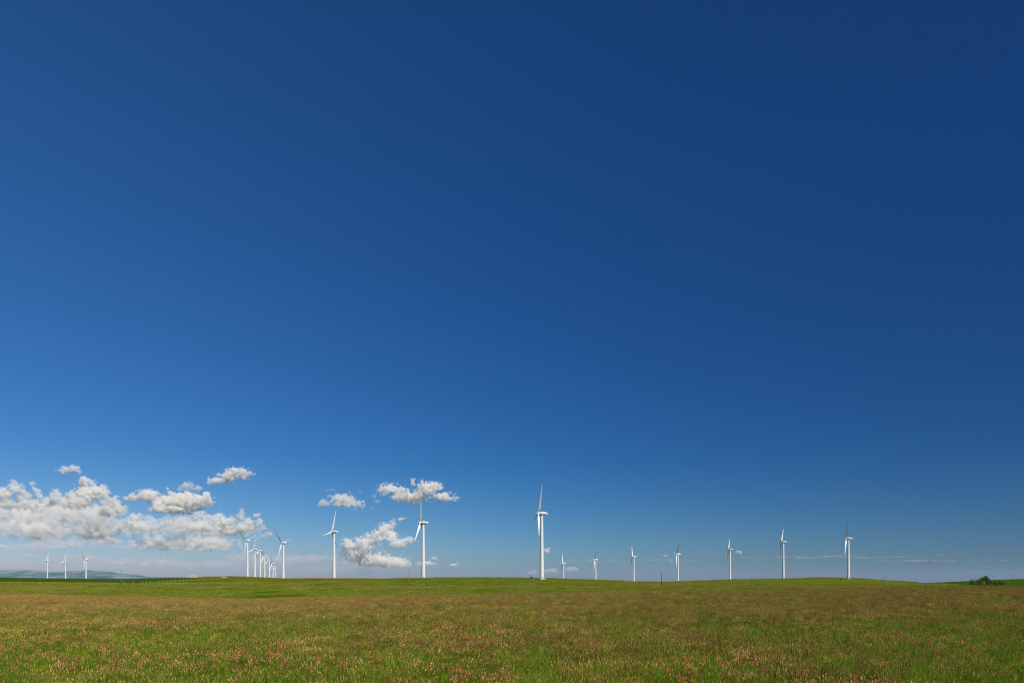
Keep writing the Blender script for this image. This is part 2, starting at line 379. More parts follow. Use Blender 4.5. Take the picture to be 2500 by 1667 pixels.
def scatter(name, P, idx, scl, label):
    me = mesh_np(name, P, [])
    n = len(P)
    for nm, typ, arr in (('idx', 'INT', idx.astype(np.int32)), ('scl', 'FLOAT', scl.astype(np.float32)), ('rot', 'FLOAT', (rng.random(n)*6.283).astype(np.float32))):
        a = me.attributes.new(nm, typ, 'POINT'); a.data.foreach_set('value', arr)
    o = bpy.data.objects.new(name, me); C.objects.link(o)
    ng = bpy.data.node_groups.new(name + '_nodes', 'GeometryNodeTree')
    ng.interface.new_socket('Geometry', in_out='INPUT', socket_type='NodeSocketGeometry'); ng.interface.new_socket('Geometry', in_out='OUTPUT', socket_type='NodeSocketGeometry')
    gi = ng.nodes.new('NodeGroupInput'); go = ng.nodes.new('NodeGroupOutput')
    ci = ng.nodes.new('GeometryNodeCollectionInfo'); ci.inputs['Collection'].default_value = col_src
    ci.inputs['Separate Children'].default_value = True; ci.inputs['Reset Children'].default_value = True
    ip = ng.nodes.new('GeometryNodeInstanceOnPoints'); ip.inputs['Pick Instance'].default_value = True
    def attr(nm, typ):
        a = ng.nodes.new('GeometryNodeInputNamedAttribute'); a.data_type = typ; a.inputs['Name'].default_value = nm; return a.outputs[0]
    cx = ng.nodes.new('ShaderNodeCombineXYZ'); ng.links.new(attr('rot', 'FLOAT'), cx.inputs[2])
    ng.links.new(gi.outputs[0], ip.inputs['Points']); ng.links.new(ci.outputs[0], ip.inputs['Instance'])
    ng.links.new(attr('idx', 'INT'), ip.inputs['Instance Index']); ng.links.new(cx.outputs[0], ip.inputs['Rotation']); ng.links.new(attr('scl', 'FLOAT'), ip.inputs['Scale'])
    ng.links.new(ip.outputs[0], go.inputs[0])
    md = o.modifiers.new('scatter', 'NODES'); md.node_group = ng
    return tag(o, label, 'grass', kind='stuff')
def jgrid(y0, y1, sp, umax):
    ys = np.arange(y0, y1, sp); X = []; Y = []
    for y in ys:
        w = umax*max(y, 6) + 2; x = np.arange(-w, w, sp)
        X.append(x + rng.uniform(-.5, .5, len(x))*sp); Y.append(y + rng.uniform(-.5, .5, len(x))*sp)
    return np.concatenate(X), np.concatenate(Y)
def build_meadow():
    XS, YS, SC = [], [], []
    for y0, y1, sp, sc in ((4, 22, 0.42, 1.0), (22, 45, 0.52, 1.08), (45, 114, 0.62, 1.05)):
        x, y = jgrid(y0, y1, sp, 0.98); XS.append(x); YS.append(y); SC.append(np.full(len(x), sc))
    X = np.concatenate(XS); Y = np.concatenate(YS); sc = np.concatenate(SC)
    n1 = vnoise(X, Y*0.6, 9.0); n2 = vnoise(X, Y*0.7, 2.6, 5.0); n3 = vnoise(X, Y*0.7, 3.3, 11.0); n4 = vnoise(X, Y, 12.0, 17.0)
    edge = EDGE + 1 + 2.5*vnoise(X, Y*0.2, 11.0, 23.0) + 1.5*vnoise(X, Y*0, 2.0, 29.0)
    keep = Y < edge; 
    pb = np.clip(0.02 + (Y - 12)/110.0, 0.04, 0.46) + 0.6*n1 + 0.55*n2
    kind = np.where(rng.random(len(X)) < pb, 1, 0)
    pk = (n3 > 0.02) & (n4 > -0.3) & (rng.random(len(X)) < (0.14 + 0.5*np.clip(n3, 0, 0.6))*np.clip(1.4 - Y/80, 0.25, 1))
    kind = np.where(pk, 2, kind)
    r3 = rng.integers(0, 3, len(X)); idx = np.where(kind == 0, r3, np.where(kind == 1, 3 + r3, 6 + r3 % 2))
    sc = sc*rng.uniform(0.85, 1.12, len(X))*(1 + 0.12*n1)
    P = np.stack([X, Y, ground(X, Y)], -1)
    scatter('meadow_grass', P[keep], idx[keep], sc[keep], 'tall flowering meadow grass with tan seed heads in the foreground')
    # shorter pasture beyond the meadow edge
    X, Y = jgrid(EDGE + 1, 180, 1.7, 0.9); X2, Y2 = jgrid(180, 420, 3.0, 0.85)
    s = np.concatenate([np.full(len(X), 0.85), np.full(len(X2), 1.25)]); X = np.concatenate([X, X2]); Y = np.concatenate([Y, Y2])
    pr = rng.uniform(-60, 2560, 9000); yr = np.interp(pr, COL, Yc) + rng.uniform(-45, 12, 9000)
    X = np.concatenate([X, (pr - CX)/F*yr]); Y = np.concatenate([Y, yr]); s = np.concatenate([s, rng.uniform(0.9, 2.0, 9000)*np.clip(yr/600, 0.8, 1.4)])
    a, b = crop_mask(X, Y); n1 = vnoise(X, Y*0.5, 14.0, 3.0)
    k = (a + b < 0.5) & (n1 > -0.25)
    s = s*rng.uniform(0.7, 1.1, len(X))*(1 + 0.5*n1)
    P = np.stack([X, Y, ground(X, Y)], -1)[k]
    scatter('pasture_grass', P, 8 + rng.integers(0, 2, len(P)), s[k], 'short green pasture grass between the meadow and the ridge')
build_meadow()

# ------------------------------------------------------------------ wind turbines
M_WHITE = simple('white_gelcoat', (0.78, 0.78, 0.775), 0.55, var=0.03, scale=0.4, spec=0.3)
M_TOWER = simple('white_tower_paint', (0.77, 0.765, 0.745), 0.5, var=0.035, scale=0.25)
M_DARK = simple('dark_grey_metal', (0.05, 0.055, 0.06), 0.5)
M_BLUE = simple('dark_blue_vinyl', (0.012, 0.018, 0.13), 0.45)
M_GREY = simple('grey_steel_door', (0.42, 0.43, 0.43), 0.5)
HUB, RB, OVER = 50.0, 24.0, 2.8
def se_ring(x, zc, hz, wy, n=28, e=4.0):
    r = []
    for k in range(n):
        a = 2*math.pi*k/n; c, s = math.cos(a), math.sin(a)
        r.append((x, wy*math.copysign(abs(c)**(2/e), c), zc + hz*math.copysign(abs(s)**(2/e), s)))
    return r
def tower_mesh():
    b = MB(); n = 72; rings = []
    Ht = HUB - 1.25
    prof = [(0, 1.68)]
    for zz in (0.25, 17.0, 34.0):
        f = zz/Ht; r = 1.66*(1-f) + 0.96*f
        if zz > 1: prof += [(zz-0.12, r), (zz-0.10, r+0.035), (zz+0.10, r+0.035), (zz+0.12, r)]
        else: prof += [(zz, 1.68), (zz+0.02, 1.65)]
    prof += [(Ht-0.5, 0.97), (Ht, 0.96)]
    for z, r in prof: rings.append([(r*math.cos(2*math.pi*k/n), r*math.sin(2*math.pi*k/n), z) for k in range(n)])
    return b.loft(rings).mesh('tower')
def nacelle_mesh():
    b = MB(); st = [(-1.85, 0.02, 0.70, 0.75), (-1.75, 0.02, 0.98, 0.98), (-1.2, 0.03, 1.25, 1.18), (0.2, 0.05, 1.34, 1.30), (1.6, -0.02, 1.28, 1.30), (3.0, -0.14, 1.14, 1.26), (3.8, -0.2, 1.02, 1.18), (4.15, -0.24, 0.85, 1.02), (4.28, -0.26, 0.62, 0.8)]
    return b.loft([se_ring(*s) for s in st]).mesh('nacelle', True)
def hub_mesh():
    b = MB(); n = 28; rings = []
    for x, r in ((0.95, 0.9), (0.9, 1.0), (0.2, 1.02), (-0.45, 0.93), (-0.95, 0.70), (-1.35, 0.40), (-1.6, 0.14), (-1.66, 0.02)):
        rings.append([(x, r*math.cos(2*math.pi*k/n), r*math.sin(2*math.pi*k/n)) for k in range(n)])
    return b.loft(rings).mesh('hub', True)
PITCH = 86.0
def blade_mesh():
    """span +Z, leading edge upwind (-X); feathered"""
    b = MB(); rings = []
    st = [(0.7, 0.80, 0.80), (1.4, 0.80, 0.78), (2.4, 1.15, 0.62), (3.6, 1.75, 0.50), (4.8, 2.05, 0.44), (6.5, 1.90, 0.38), (9, 1.60, 0.31), (12, 1.28, 0.24), (15, 1.0, 0.18), (18, 0.76, 0.13), (20.5, 0.57, 0.09), (22.6, 0.38, 0.06), (23.6, 0.22, 0.035), (24.0, 0.05, 0.01)]
    n = 20
    for z, ch, th in st:
        tw = R(PITCH - 13.0*max(0, 1 - z/18.0)**1.5)
        c = Vector((math.sin(tw), -math.cos(tw), 0)); nn = Vector((-c.y, c.x, 0))
        round_ = max(0.0, min(1.0, (3.6 - z)/2.4)); ring = []
        for k in range(n):
            a = 2*math.pi*k/n
            xe, ye = 0.5*math.cos(a), 0.5*math.sin(a)
            xa = 0.5*math.cos(a); ya = 0.5*math.sin(a)*(1 - 0.75*max(0, (xa+0.5))**1.3)*1.15
            x = xe*round_ + (xa + 0.18)*(1-round_); y = ye*round_ + ya*(1-round_)
            ring.append(c*(x*ch*0.92) + nn*(y*th) + Vector((0, 0, z*0.968)))
        rings.append(ring)
    return b.loft(rings).mesh('blade', True)
ME = dict(tower=tower_mesh(), nacelle=nacelle_mesh(), hub=hub_mesh(), blade=blade_mesh())
ME['tower'].materials.append(M_TOWER)
for k in ('nacelle', 'hub', 'blade'): ME[k].materials.append(M_WHITE)
ME['door'] = MB().box((0, 0, 1.25), (0.9, 0.10, 2.1), 0.03).mesh('door'); ME['door'].materials.append(M_GREY)
st_ = MB(); st_.box((0, 0, 0.35), (1.1, 0.9, 0.7), 0.02); st_.box((0, -0.7, 0.17), (1.1, 0.5, 0.34), 0.02)
for q in (-0.5, 0.5): st_.tube([(q, -0.9, 0.34), (q, -0.9, 1.3), (q, 0.4, 1.7), (q, 0.4, 0.7)], 0.03, 6)
ME['entrance_steps'] = st_.mesh('entrance_steps'); ME['entrance_steps'].materials.append(M_TOWER)
yb = MB(); n_ = 28
yb.loft([[(r*math.cos(2*math.pi*k/n_), r*math.sin(2*math.pi*k/n_), z) for k in range(n_)] for z, r in ((-0.12, 1.02), (0.25, 1.05))])
ME['yaw_ring'] = yb.mesh('yaw_ring', True); ME['yaw_ring'].materials.append(M_DARK)
wv = MB(); wv.tube([(3.3, 0.3, 0.8), (3.3, 0.3, 1.75)], 0.035, 6); wv.tube([(3.3, -0.35, 0.8), (3.3, -0.35, 1.6)], 0.035, 6); wv.tube([(3.1, 0.3, 1.75), (3.55, 0.3, 1.75)], 0.05, 6); wv.box((3.3, -0.35, 1.65), (0.3, 0.3, 0.1))
ME['wind_vane'] = wv.mesh('wind_vane'); ME['wind_vane'].materials.append(M_DARK)
vent = MB(); vent.box((4.27, 0, -0.28), (0.10, 1.1, 0.7), 0.02)
ME['rear_vent'] = vent.mesh('rear_vent'); ME['rear_vent'].materials.append(M_DARK)
def lettering_mesh():
    cu = bpy.data.curves.new('lettering', 'FONT'); cu.body = 'Vestas'; cu.size = 1.15; cu.extrude = 0.01; cu.offset = 0.035; cu.shear = 0.12; cu.space_character = 1.06
    tmp = bpy.data.objects.new('lettering_tmp', cu); C.objects.link(tmp)
    bpy.context.view_layer.update()
    me = bpy.data.meshes.new_from_object(tmp.evaluated_get(bpy.context.evaluated_depsgraph_get()))
    bpy.data.objects.remove(tmp); bpy.data.curves.remove(cu)
    w = max(v.co.x for v in me.vertices)
    for v in me.vertices:
        x, y, z = v.co
        v.co = (-0.72 + x/w*3.3, -1.315 - z - 0.012*0, -0.62 + y*0.92)
    me.name = 'lettering'; me.materials.clear(); me.materials.append(M_BLUE); return me
ME['lettering'] = lettering_mesh()
for nm_, pts in (('stripe', ((-1.55, -0.45, -0.32, 0.12), (-1.2, -0.52, -0.05, 0.06), (-0.85, -0.60, -0.12, 0.0))), ('end_bar', ((2.75, -0.66, -0.20, 0.04), (3.2, -0.68, -0.24, 0.06), (3.75, -0.70, -0.30, 0.13)))):
    ME[nm_] = MB().loft([[(x, -1.29 + dy, z0), (x, -1.325 + dy, z0), (x, -1.325 + dy, z1), (x, -1.29 + dy, z1)] for x, z0, z1, dy in pts]).mesh(nm_); ME[nm_].materials.append(M_BLUE)

# hub x, hub y, tower x, tower height in photo pixels, rotor angle, yaw off square to the line of sight, label, group
GL, GC, GR = 'far turbines above the dark green crop', 'row of turbines receding behind the ridge', 'turbines spread along the right-hand ridge'
TURB = [
 (113.7, 1367.0, 115.9, 47.5, 26, -27, 'leftmost white wind turbine, small, standing before the blue hills', GL),
 (158.2, 1368.7, 159.9, 49.6, 10, -29, 'middle one of the three small white wind turbines before the blue hills', GL),
 (208.2, 1365.4, 210.1, 53.7, -55, -29, 'small white wind turbine with dark upper left blade, rightmost before the blue hills', GL),
 (600.8, 1319.5, 604.2, 88.5, -55, -37, 'white wind turbine at the front left end of the receding row, wide Y blades', GC),
 (619.7, 1340.7, 622.3, 76.0, 11, -33, 'second wind turbine from the left in the receding row, one white blade straight up', GC),
 (631.8, 1343.6, 635.2, 67.0, -9, -30, 'third wind turbine from the left in the receding row, dark blade up', GC),
 (642.4, 1356.8, 646.1, 59.6, -32, -24, 'fourth wind turbine from the left in the receding row, dark blade leaning left', GC),
 (655.0, 1369.4, 657.6, 57.9, 5, -29, 'fifth wind turbine from the left in the receding row, low hub with white blade up', GC),
 (664.0, 1375.0, 666.5, 56.0, -33, -20, 'sixth wind turbine from the left in the receding row, just left of the lowest hub', GC),
 (669.8, 1382.8, 672.2, 42.0, -35, -25, 'smallest wind turbine with the lowest hub, at the far right end of the receding row', GC),
 (687.4, 1324.5, 691.7, 100.5, -45, -35, 'white wind turbine standing alone just right of the receding row, blades in a wide Y', None),
 (809.9, 1297.5, 815.7, 118.3, 15, -25, 'white wind turbine below a small grey cloud, one blade pointing out to the left', None),
 (1025.7, 1275.7, 1033.4, 144.4, -16, -10, 'tall lettered wind turbine whose upper blade tip touches the double cloud', None),
 (1314.4, 1253.0, 1322.7, 160.5, -20.8, 9, 'tallest wind turbine in the middle of the ridge with blue lettering on its nacelle', None),
 (1372.5, 1374.3, 1375.8, 59.2, 24, 6, 'smallest wind turbine right of the tallest one, white blade up and dark blade down', GR),
 (1450.1, 1365.4, 1454.2, 63.8, -41, 9, 'small wind turbine second to the right of the tallest one, dark blade up', GR),
 (1543.1, 1358.4, 1547.4, 68.5, 28, 14, 'wind turbine just left of the dark thin post in the dip, white blade leaning left', GR),
 (1650.0, 1352.0, 1655.1, 75.2, -40, 18, 'wind turbine right of the dark thin post in the dip, dark blade leaning right', GR),
 (1777.1, 1340.6, 1782.4, 78.3, 38, -3, 'wind turbine beside a single tiny bright cloud, third from the right end', GR),
 (1906.2, 1322.0, 1912.5, 91.0, 38, -5, 'white wind turbine second from the right end, white blade up, dark blade down', GR),
 (2064.1, 1314.0, 2071.5, 100.8, -31, 3, 'rightmost white wind turbine standing on the grassy hilltop, dark blade up', GR),
]
def make_turbine(hx, hy, bx, hpx, th, psi, label, group):
    Y = F*HUB/hpx
    X = (bx - CX)/F*Y; zh = zpix(hy, Y); zg = gz(X, Y) - 0.05
    phi = math.atan2(bx - CX, F)
    rt = empty('wind_turbine', (X, Y, zg), R(psi) - phi)
    tag(rt, label, 'wind turbine', group)
    def part(nm, parent=rt):
        o = bpy.data.objects.new(nm, ME[nm]); C.objects.link(o); o.parent = parent; return o
    hz = zh - zg; near = hpx > 85
    tw = part('tower'); tw.scale = (1, 1, (hz - 1.25)/(HUB - 1.25))
    if near:
        d = part('door', tw); da = R(20) - (R(psi) - phi) ; d.location = (math.sin(da)*1.66, -math.cos(da)*1.66, 0.0); d.rotation_euler = (0, 0, da)
    if hpx > 150:
        e = part('entrance_steps'); ea = R(62) - (R(psi) - phi); e.location = (math.sin(ea)*2.2, -math.cos(ea)*2.2, 0); e.rotation_euler = (0, 0, ea)
    na = part('nacelle'); na.location = (0, 0, hz); na.rotation_euler = (0, R(2.0), 0)
    y_ = part('yaw_ring'); y_.location = (0, 0, hz - 1.5)
    part('rear_vent', na)
    if near: part('wind_vane', na)
    if hpx > 115: part('lettering', na); part('stripe', na); part('end_bar', na)
    hb = part('hub'); hb.location = (-OVER, 0, hz); hb.rotation_euler = (0, R(5), 0)
    for k in range(3):
        b = part('blade'); b.location = (-OVER, 0, hz)
        b.rotation_mode = 'XYZ'
        m = Matrix.Rotation(R(5), 3, 'Y') @ Matrix.Rotation(-R(th + 120*k), 3, 'X')
        b.rotation_euler = m.to_euler()
    return X, Y
for a in TURB: make_turbine(*a)

# ------------------------------------------------------------------ posts, poles, cabinets
M_WOOD = simple('weathered_wood', (0.30, 0.24, 0.16), 0.85, var=0.25, scale=3, spec=0.1)
M_WOODD = simple('dark_weathered_wood', (0.15, 0.125, 0.095), 0.9, var=0.25, scale=3, spec=0.1)
M_WIRE = simple('grey_galvanised', (0.35, 0.36, 0.37), 0.5, metal=0.6)
def tall_post(px, ytop, ybase, label, mat):
    X, Y, z = onground(px, ybase, 100, 600)
    h = (ybase - ytop)/F*Y
    rt = empty('tall_post', (X, Y, z - 0.3)); tag(rt, label, 'post', 'tall thin posts in the pasture')
    r = 0.00052*Y
    MB().tube([(0, 0, 0), (0.01*h, 0, h*0.5), (0, 0, h + 0.3)], [r*1.15, r, r*0.8], 10).build('post_shaft', mat, rt, True)
    c = MB(); c.tube([(0, 0, h + 0.12), (0, 0, h + 0.13), (0, 0, h + 0.31), (0, 0, h + 0.3 + 0.02*h)], [r*0.7, r*1.25, r*1.25, r*0.4], 10); c.build('cap', M_WIRE, rt)
tall_post(295.3, 1391.5, 1429.5, 'tall pale thin post in the pasture right of the blue hills', M_WOOD)
tall_post(996.8, 1386, 1430.5, 'tall thin post just left of the turbine with the tip in the cloud', M_WOOD)
tall_post(1614.5, 1392.5, 1430, 'tall dark thin post standing in the dip of the ridge', M_WOODD)
tall_post(2163, 1406, 1435, 'tall thin post on the slope between the rightmost turbine and the bushes', M_WOOD)

def fence_post(px, ybase, hpx, mat, label, group, lean=0.0):
    X, Y, z = onground(px, ybase, 110, 1000)
    h = hpx/F*Y; r = 0.00055*Y
    o = MB().tube([(0, 0, -0.3), (lean*h*0.5, 0, h*0.5), (lean*h, 0.02, h)], [r*1.05, r, r*0.9], 8).build('fence_post', mat, None, False)
    o.location = (X, Y, z); tag(o, label, 'fence post', group)
g1 = 'fence posts along the dark green crop'
for px in (236, 247.5, 259.5, 270, 281.7, 303, 325, 347, 357, 367, 388, 398, 408, 419, 429, 438, 448, 456, 468, 484, 496, 519, 531, 546):
    yb_ = float(np.interp(px, [236, 300, 367, 450, 500, 546], [1424, 1422.5, 1421, 1418.5, 1416, 1414.2]))
    fence_post(px, yb_, 3.6 if px < 460 else 3.2, M_WOOD, 'thin pale fence post in the row along the edge of the dark green crop', g1)
g2 = 'fence posts crossing the middle pasture'
for px, yb_, h, m_, ln, lab in (
    (670, 1431.5, 3.5, M_WOOD, 0.0, 'short pale fence post, leftmost of the pasture fence, below the receding row'),
    (684.5, 1431, 4.0, M_WOOD, 0.05, 'pale fence post in the pasture straight below the lone turbine right of the row'),
    (714.5, 1430, 4.6, M_WOOD, 0.0, 'thick pale fence post in the pasture a little right of the lone turbine'),
    (766.5, 1429, 4.8, M_WOOD, 0.15, 'pale fence post midway between the lone turbine and the next turbine rightward'),
    (812, 1425.8, 3.2, M_WOOD, 0.0, 'short fence post right below the turbine whose blade points out left'),
    (945.5, 1426.5, 6.0, M_WOOD, -0.3, 'fence post leaning to the left, left of the tall thin post'),
    (966.5, 1425.8, 6.0, M_WOOD, 0.4, 'whitish fence post leaning far right beside the tall thin post'),
    (1021.5, 1429, 4.8, M_WOOD, 0.0, 'pale fence post in the pasture just right of the tall thin post'),
    (1043.5, 1428.5, 5.0, M_WOODD, 0.0, 'dark fence post in the pasture right below the turbine with the tip in the cloud'),
    (1063, 1428, 4.0, M_WOODD, 0.0, 'low dark fence post, nearer of two right of the turbine touching the cloud'),
    (1084, 1428, 4.0, M_WOODD, 0.0, 'low dark fence post, farther of two right of the turbine touching the cloud'),
    (1147, 1429, 4.5, M_WOOD, 0.0, 'pale fence post in the open pasture left of a taller dark one'),
    (1189, 1430.5, 6.5, M_WOODD, 0.0, 'taller dark fence post in the open pasture left of the tallest turbine'),
    (1252.5, 1429, 5.2, M_WOOD, 0.5, 'whitish fence post leaning far right below the tallest turbine'),
    (1274.5, 1428, 7.0, M_WOOD, 0.0, 'tall whitish upright fence post below left of the green cabinet'),
    (1294.5, 1427, 6.2, M_WOOD, 0.0, 'faint pale fence post below the green cabinet of the tallest turbine'),
    (1485.5, 1428.5, 4.6, M_WOODD, 0.0, 'dark fence post in the pasture right of the second small turbine'),
    (1500, 1429, 4.0, M_WOODD, 0.0, 'low dark fence post between an upright and a leaning one in the dip'),
    (1533.5, 1430, 3.8, M_WOODD, 0.35, 'dark fence post leaning right at the bottom of the dip')):
    fence_post(px, yb_, h, m_, lab, g2, ln)

M_GREEN = simple('green_cabinet_paint', (0.030, 0.115, 0.060), 0.5)
M_GREEN_LIT = simple('sunlit_green_cabinet_paint', (0.22, 0.40, 0.27), 0.5)  # lit copy of the cabinet green, sun on the right face painted in
M_CONC = simple('concrete', (0.35, 0.34, 0.31), 0.9, var=0.2, scale=4)
def cabinet(px, ybase, w, label):
    X, Y, z = onground(px, ybase, 300, 1000)
    rt = empty('transformer_cabinet', (X, Y, z), R(-28)); tag(rt, label, 'cabinet', 'green cabinets at the turbine feet')
    h = w*0.72
    MB().box((0, 0, 0.08), (w*1.1, w*1.0, 0.2), 0.02).build('plinth', M_CONC, rt)
    b = MB().box((0, 0, 0.18 + h/2), (w, w*0.85, h), 0.04).build('body', M_GREEN, rt)
    MB().box((0, 0, 0.18 + h + 0.07), (w*1.06, w*0.93, 0.12), 0.03).build('lid', M_GREEN, rt)
    d = MB(); d.box((-w*0.24, -w*0.435, 0.2 + h*0.5), (w*0.45, 0.04, h*0.86), 0.01); d.box((w*0.24, -w*0.435, 0.2 + h*0.5), (w*0.45, 0.04, h*0.86), 0.01)
    d.build('doors', M_GREEN, rt)
    MB().box((w*0.52, 0, 0.2 + h*0.5), (0.05, w*0.7, h*0.85), 0.01).build('sunlit_side', M_GREEN_LIT, rt)  # right face, its sunlight put into the paler colour
cabinet(1298.8, 1412.9, 2.0, 'dark green transformer cabinet left of the foot of the tallest turbine')
cabinet(2052.5, 1416.0, 1.9, 'dark green transformer cabinet left of the foot of the rightmost turbine')
cabinet(1894.0, 1413.0, 1.6, 'small dark cabinet on the ridge left of the turbine second from the right end')

def far_pole(px, ytop, ybot, label, twin=False):
    Y = 1400.0; p = at(px, ytop, Y); zg = gz(p.x, Y); h = p.z - zg
    rt = empty('utility_pole', (p.x, Y, zg)); tag(rt, label, 'utility pole', 'far utility poles beyond the green rise')
    arm = MB()
    if twin:
        for q in (-1.6, 1.6): MB().tube([(q, 0, -0.5), (q, 0, h)], [0.2, 0.14], 8).build('pole_shaft', M_WOODD, rt)
        arm.box((0, 0, h - 2.4), (6.0, 0.18, 0.25))
    else:
        MB().tube([(0, 0, -0.5), (0, 0, h)], [0.22, 0.14], 8).build('pole_shaft', M_WOODD, rt)
        arm.box((0, 0, h - 0.8), (2.6, 0.15, 0.2))
    arm.build('crossarm', M_WOODD, rt)
    i = MB()
    for q in ((-2.7, 0, 2.7) if twin else (-1.1, 0.5, 1.1)): i.tube([(q, 0, h - (2.27 if twin else 0.7)), (q, 0, h - (1.9 if twin else 0.45))], [0.08, 0.05], 6)
    i.build('insulator', M_WIRE, rt)
for px, y0_, lab in ((2266, 1413.5, 'faint utility pole farthest left on the skyline of the green rise'), (2291, 1412.5, 'faint utility pole second from the left on the skyline of the green rise'),
                     (2318, 1410.5, 'faint utility pole third from the left on the skyline of the green rise'), (2347, 1409, 'faint utility pole on the skyline midway up the green rise'),
                     (2382, 1404.5, 'faint utility pole on the skyline behind the left end of the bushes'), (2425.3, 1403.5, 'thin dark utility pole rising behind the right half of the bushes')):
    far_pole(px, y0_, 0, lab)
far_pole(2473, 1400.5, 0, 'faint twin utility pole with a wide crossarm farthest right on the skyline', True)

# ------------------------------------------------------------------ rubble mound
def mound():
    X, Y = (478 - CX)/F*850, 840.0; z = gz(X, Y)
    n, mrings = 64, 18; V = []; 
    for i in range(mrings):
        f = i/(mrings-1)
        for k in range(n):
            a = 2*math.pi*k/n
            rx = 6.0 if math.cos(a) < 0 else 10.5
            r = 1 - f
            x, y = rx*r*math.cos(a), 6.0*r*math.sin(a)
            hgt = 4.6*(1 - r**1.3)*(1 - 0.25*max(0, x/9))
            q = mnoise.fractal(Vector((x*0.45, y*0.45, 2.0)), 0.8, 2.0, 5)
            V.append((x, y, hgt + q*0.9*min(1, 3*f*(1.2-f)) - 0.3))
    Q = [(i*n + k, i*n + (k+1) % n, (i+1)*n + (k+1) % n, (i+1)*n + k) for i in range(mrings-1) for k in range(n)]
    m, t, out = material('pinkish_rubble')
    tcn = N(t, 'ShaderNodeTexCoord'); nz = N(t, 'ShaderNodeTexNoise'); nz.inputs['Scale'].default_value = 0.7; nz.inputs['Detail'].default_value = 7; t.links.new(tcn.outputs['Object'], nz.inputs['Vector'])
    p = N(t, 'ShaderNodeBsdfPrincipled'); p.inputs['Roughness'].default_value = 0.95; p.inputs['Specular IOR Level'].default_value = 0.1
    t.links.new(ramp(t, nz.outputs[0], [(0.35, (0.20, 0.13, 0.10)), (0.48, (0.42, 0.31, 0.24)), (0.6, (0.46, 0.36, 0.28)), (0.75, (0.33, 0.25, 0.16))]), p.inputs['Base Color'])
    t.links.new(p.outputs[0], out.inputs[0])
    o = link('rubble_mound', mesh_np('rubble_mound', V, Q), m); o.location = (X, Y, z)
    tag(o, 'pale pinkish rubble mound on the ridge left of the receding turbine row', 'mound')
    # low stony heap further right along the ridge
    V2 = [(x*0.9, y*0.6, zz*0.35) for x, y, zz in V]
    p2 = onground(546, 1409.5, 400, 1000)
    o2 = link('rubble_heap', mesh_np('rubble_heap', V2, Q), m); o2.location = (p2[0], p2[1], p2[2] - 0.1); o2.scale = (0.8, 0.8, 0.55)
    tag(o2, 'low pale stony heap on the ridge between the rubble mound and the receding turbine row', 'heap')
mound()

# ------------------------------------------------------------------ bushes and tree on the right
M_LEAF = grass_material('leaves', 0.3)
M_BARK = simple('pale_bark', (0.33, 0.30, 0.25), 0.9, var=0.3, scale=5, spec=0.1)
LEAFC = [(0.140, 0.220, 0.018), (0.170, 0.240, 0.024), (0.085, 0.150, 0.016), (0.230, 0.270, 0.040)]
def leaf_cloud(blobs, n, size, r, cols=LEAFC):
    """small leaf faces in ragged clumps; blobs: (x, y, z, rx, ry, rz)"""
    V = []; Fc = []; Cc = []
    vol = np.array([b[3]*b[4]*b[5] for b in blobs]); vol = vol**0.75; vol /= vol.sum()
    clumps = []
    for b, w in zip(blobs, vol):
        for _ in range(max(3, int(w*n/26))):
            d = r.normal(0, 1, 3); d /= np.linalg.norm(d); q = r.random()**0.4
            clumps.append((b[0] + d[0]*b[3]*q, b[1] + d[1]*b[4]*q, b[2] + d[2]*b[5]*q, 0.10 + 0.2*min(b[3], b[5])*r.random()))
    for cx_, cy_, cz_, cr in clumps:
        base = cols[r.integers(len(cols))]; kk = 0.5 + 0.9*r.random()
        for _ in range(26):
            p = np.array([cx_, cy_, cz_]) + r.normal(0, 1, 3)*cr*0.8
            u = r.normal(0, 1, 3); u /= np.linalg.norm(u); v = np.cross(u, r.normal(0, 1, 3)); v /= np.linalg.norm(v)
            s = size*(0.6 + 0.8*r.random()); b0 = len(V)
            V.extend([p - u*s, p + v*s*0.45, p + u*s, p - v*s*0.45]); Fc.append((b0, b0+1, b0+2, b0+3))
            k = kk*(0.85 + 0.3*r.random()); Cc.extend([[q*k for q in base]]*4)
    return mesh_np('foliage', V, np.array(Fc), np.array(Cc))
r2 = np.random.default_rng(21)
BY = 190.0
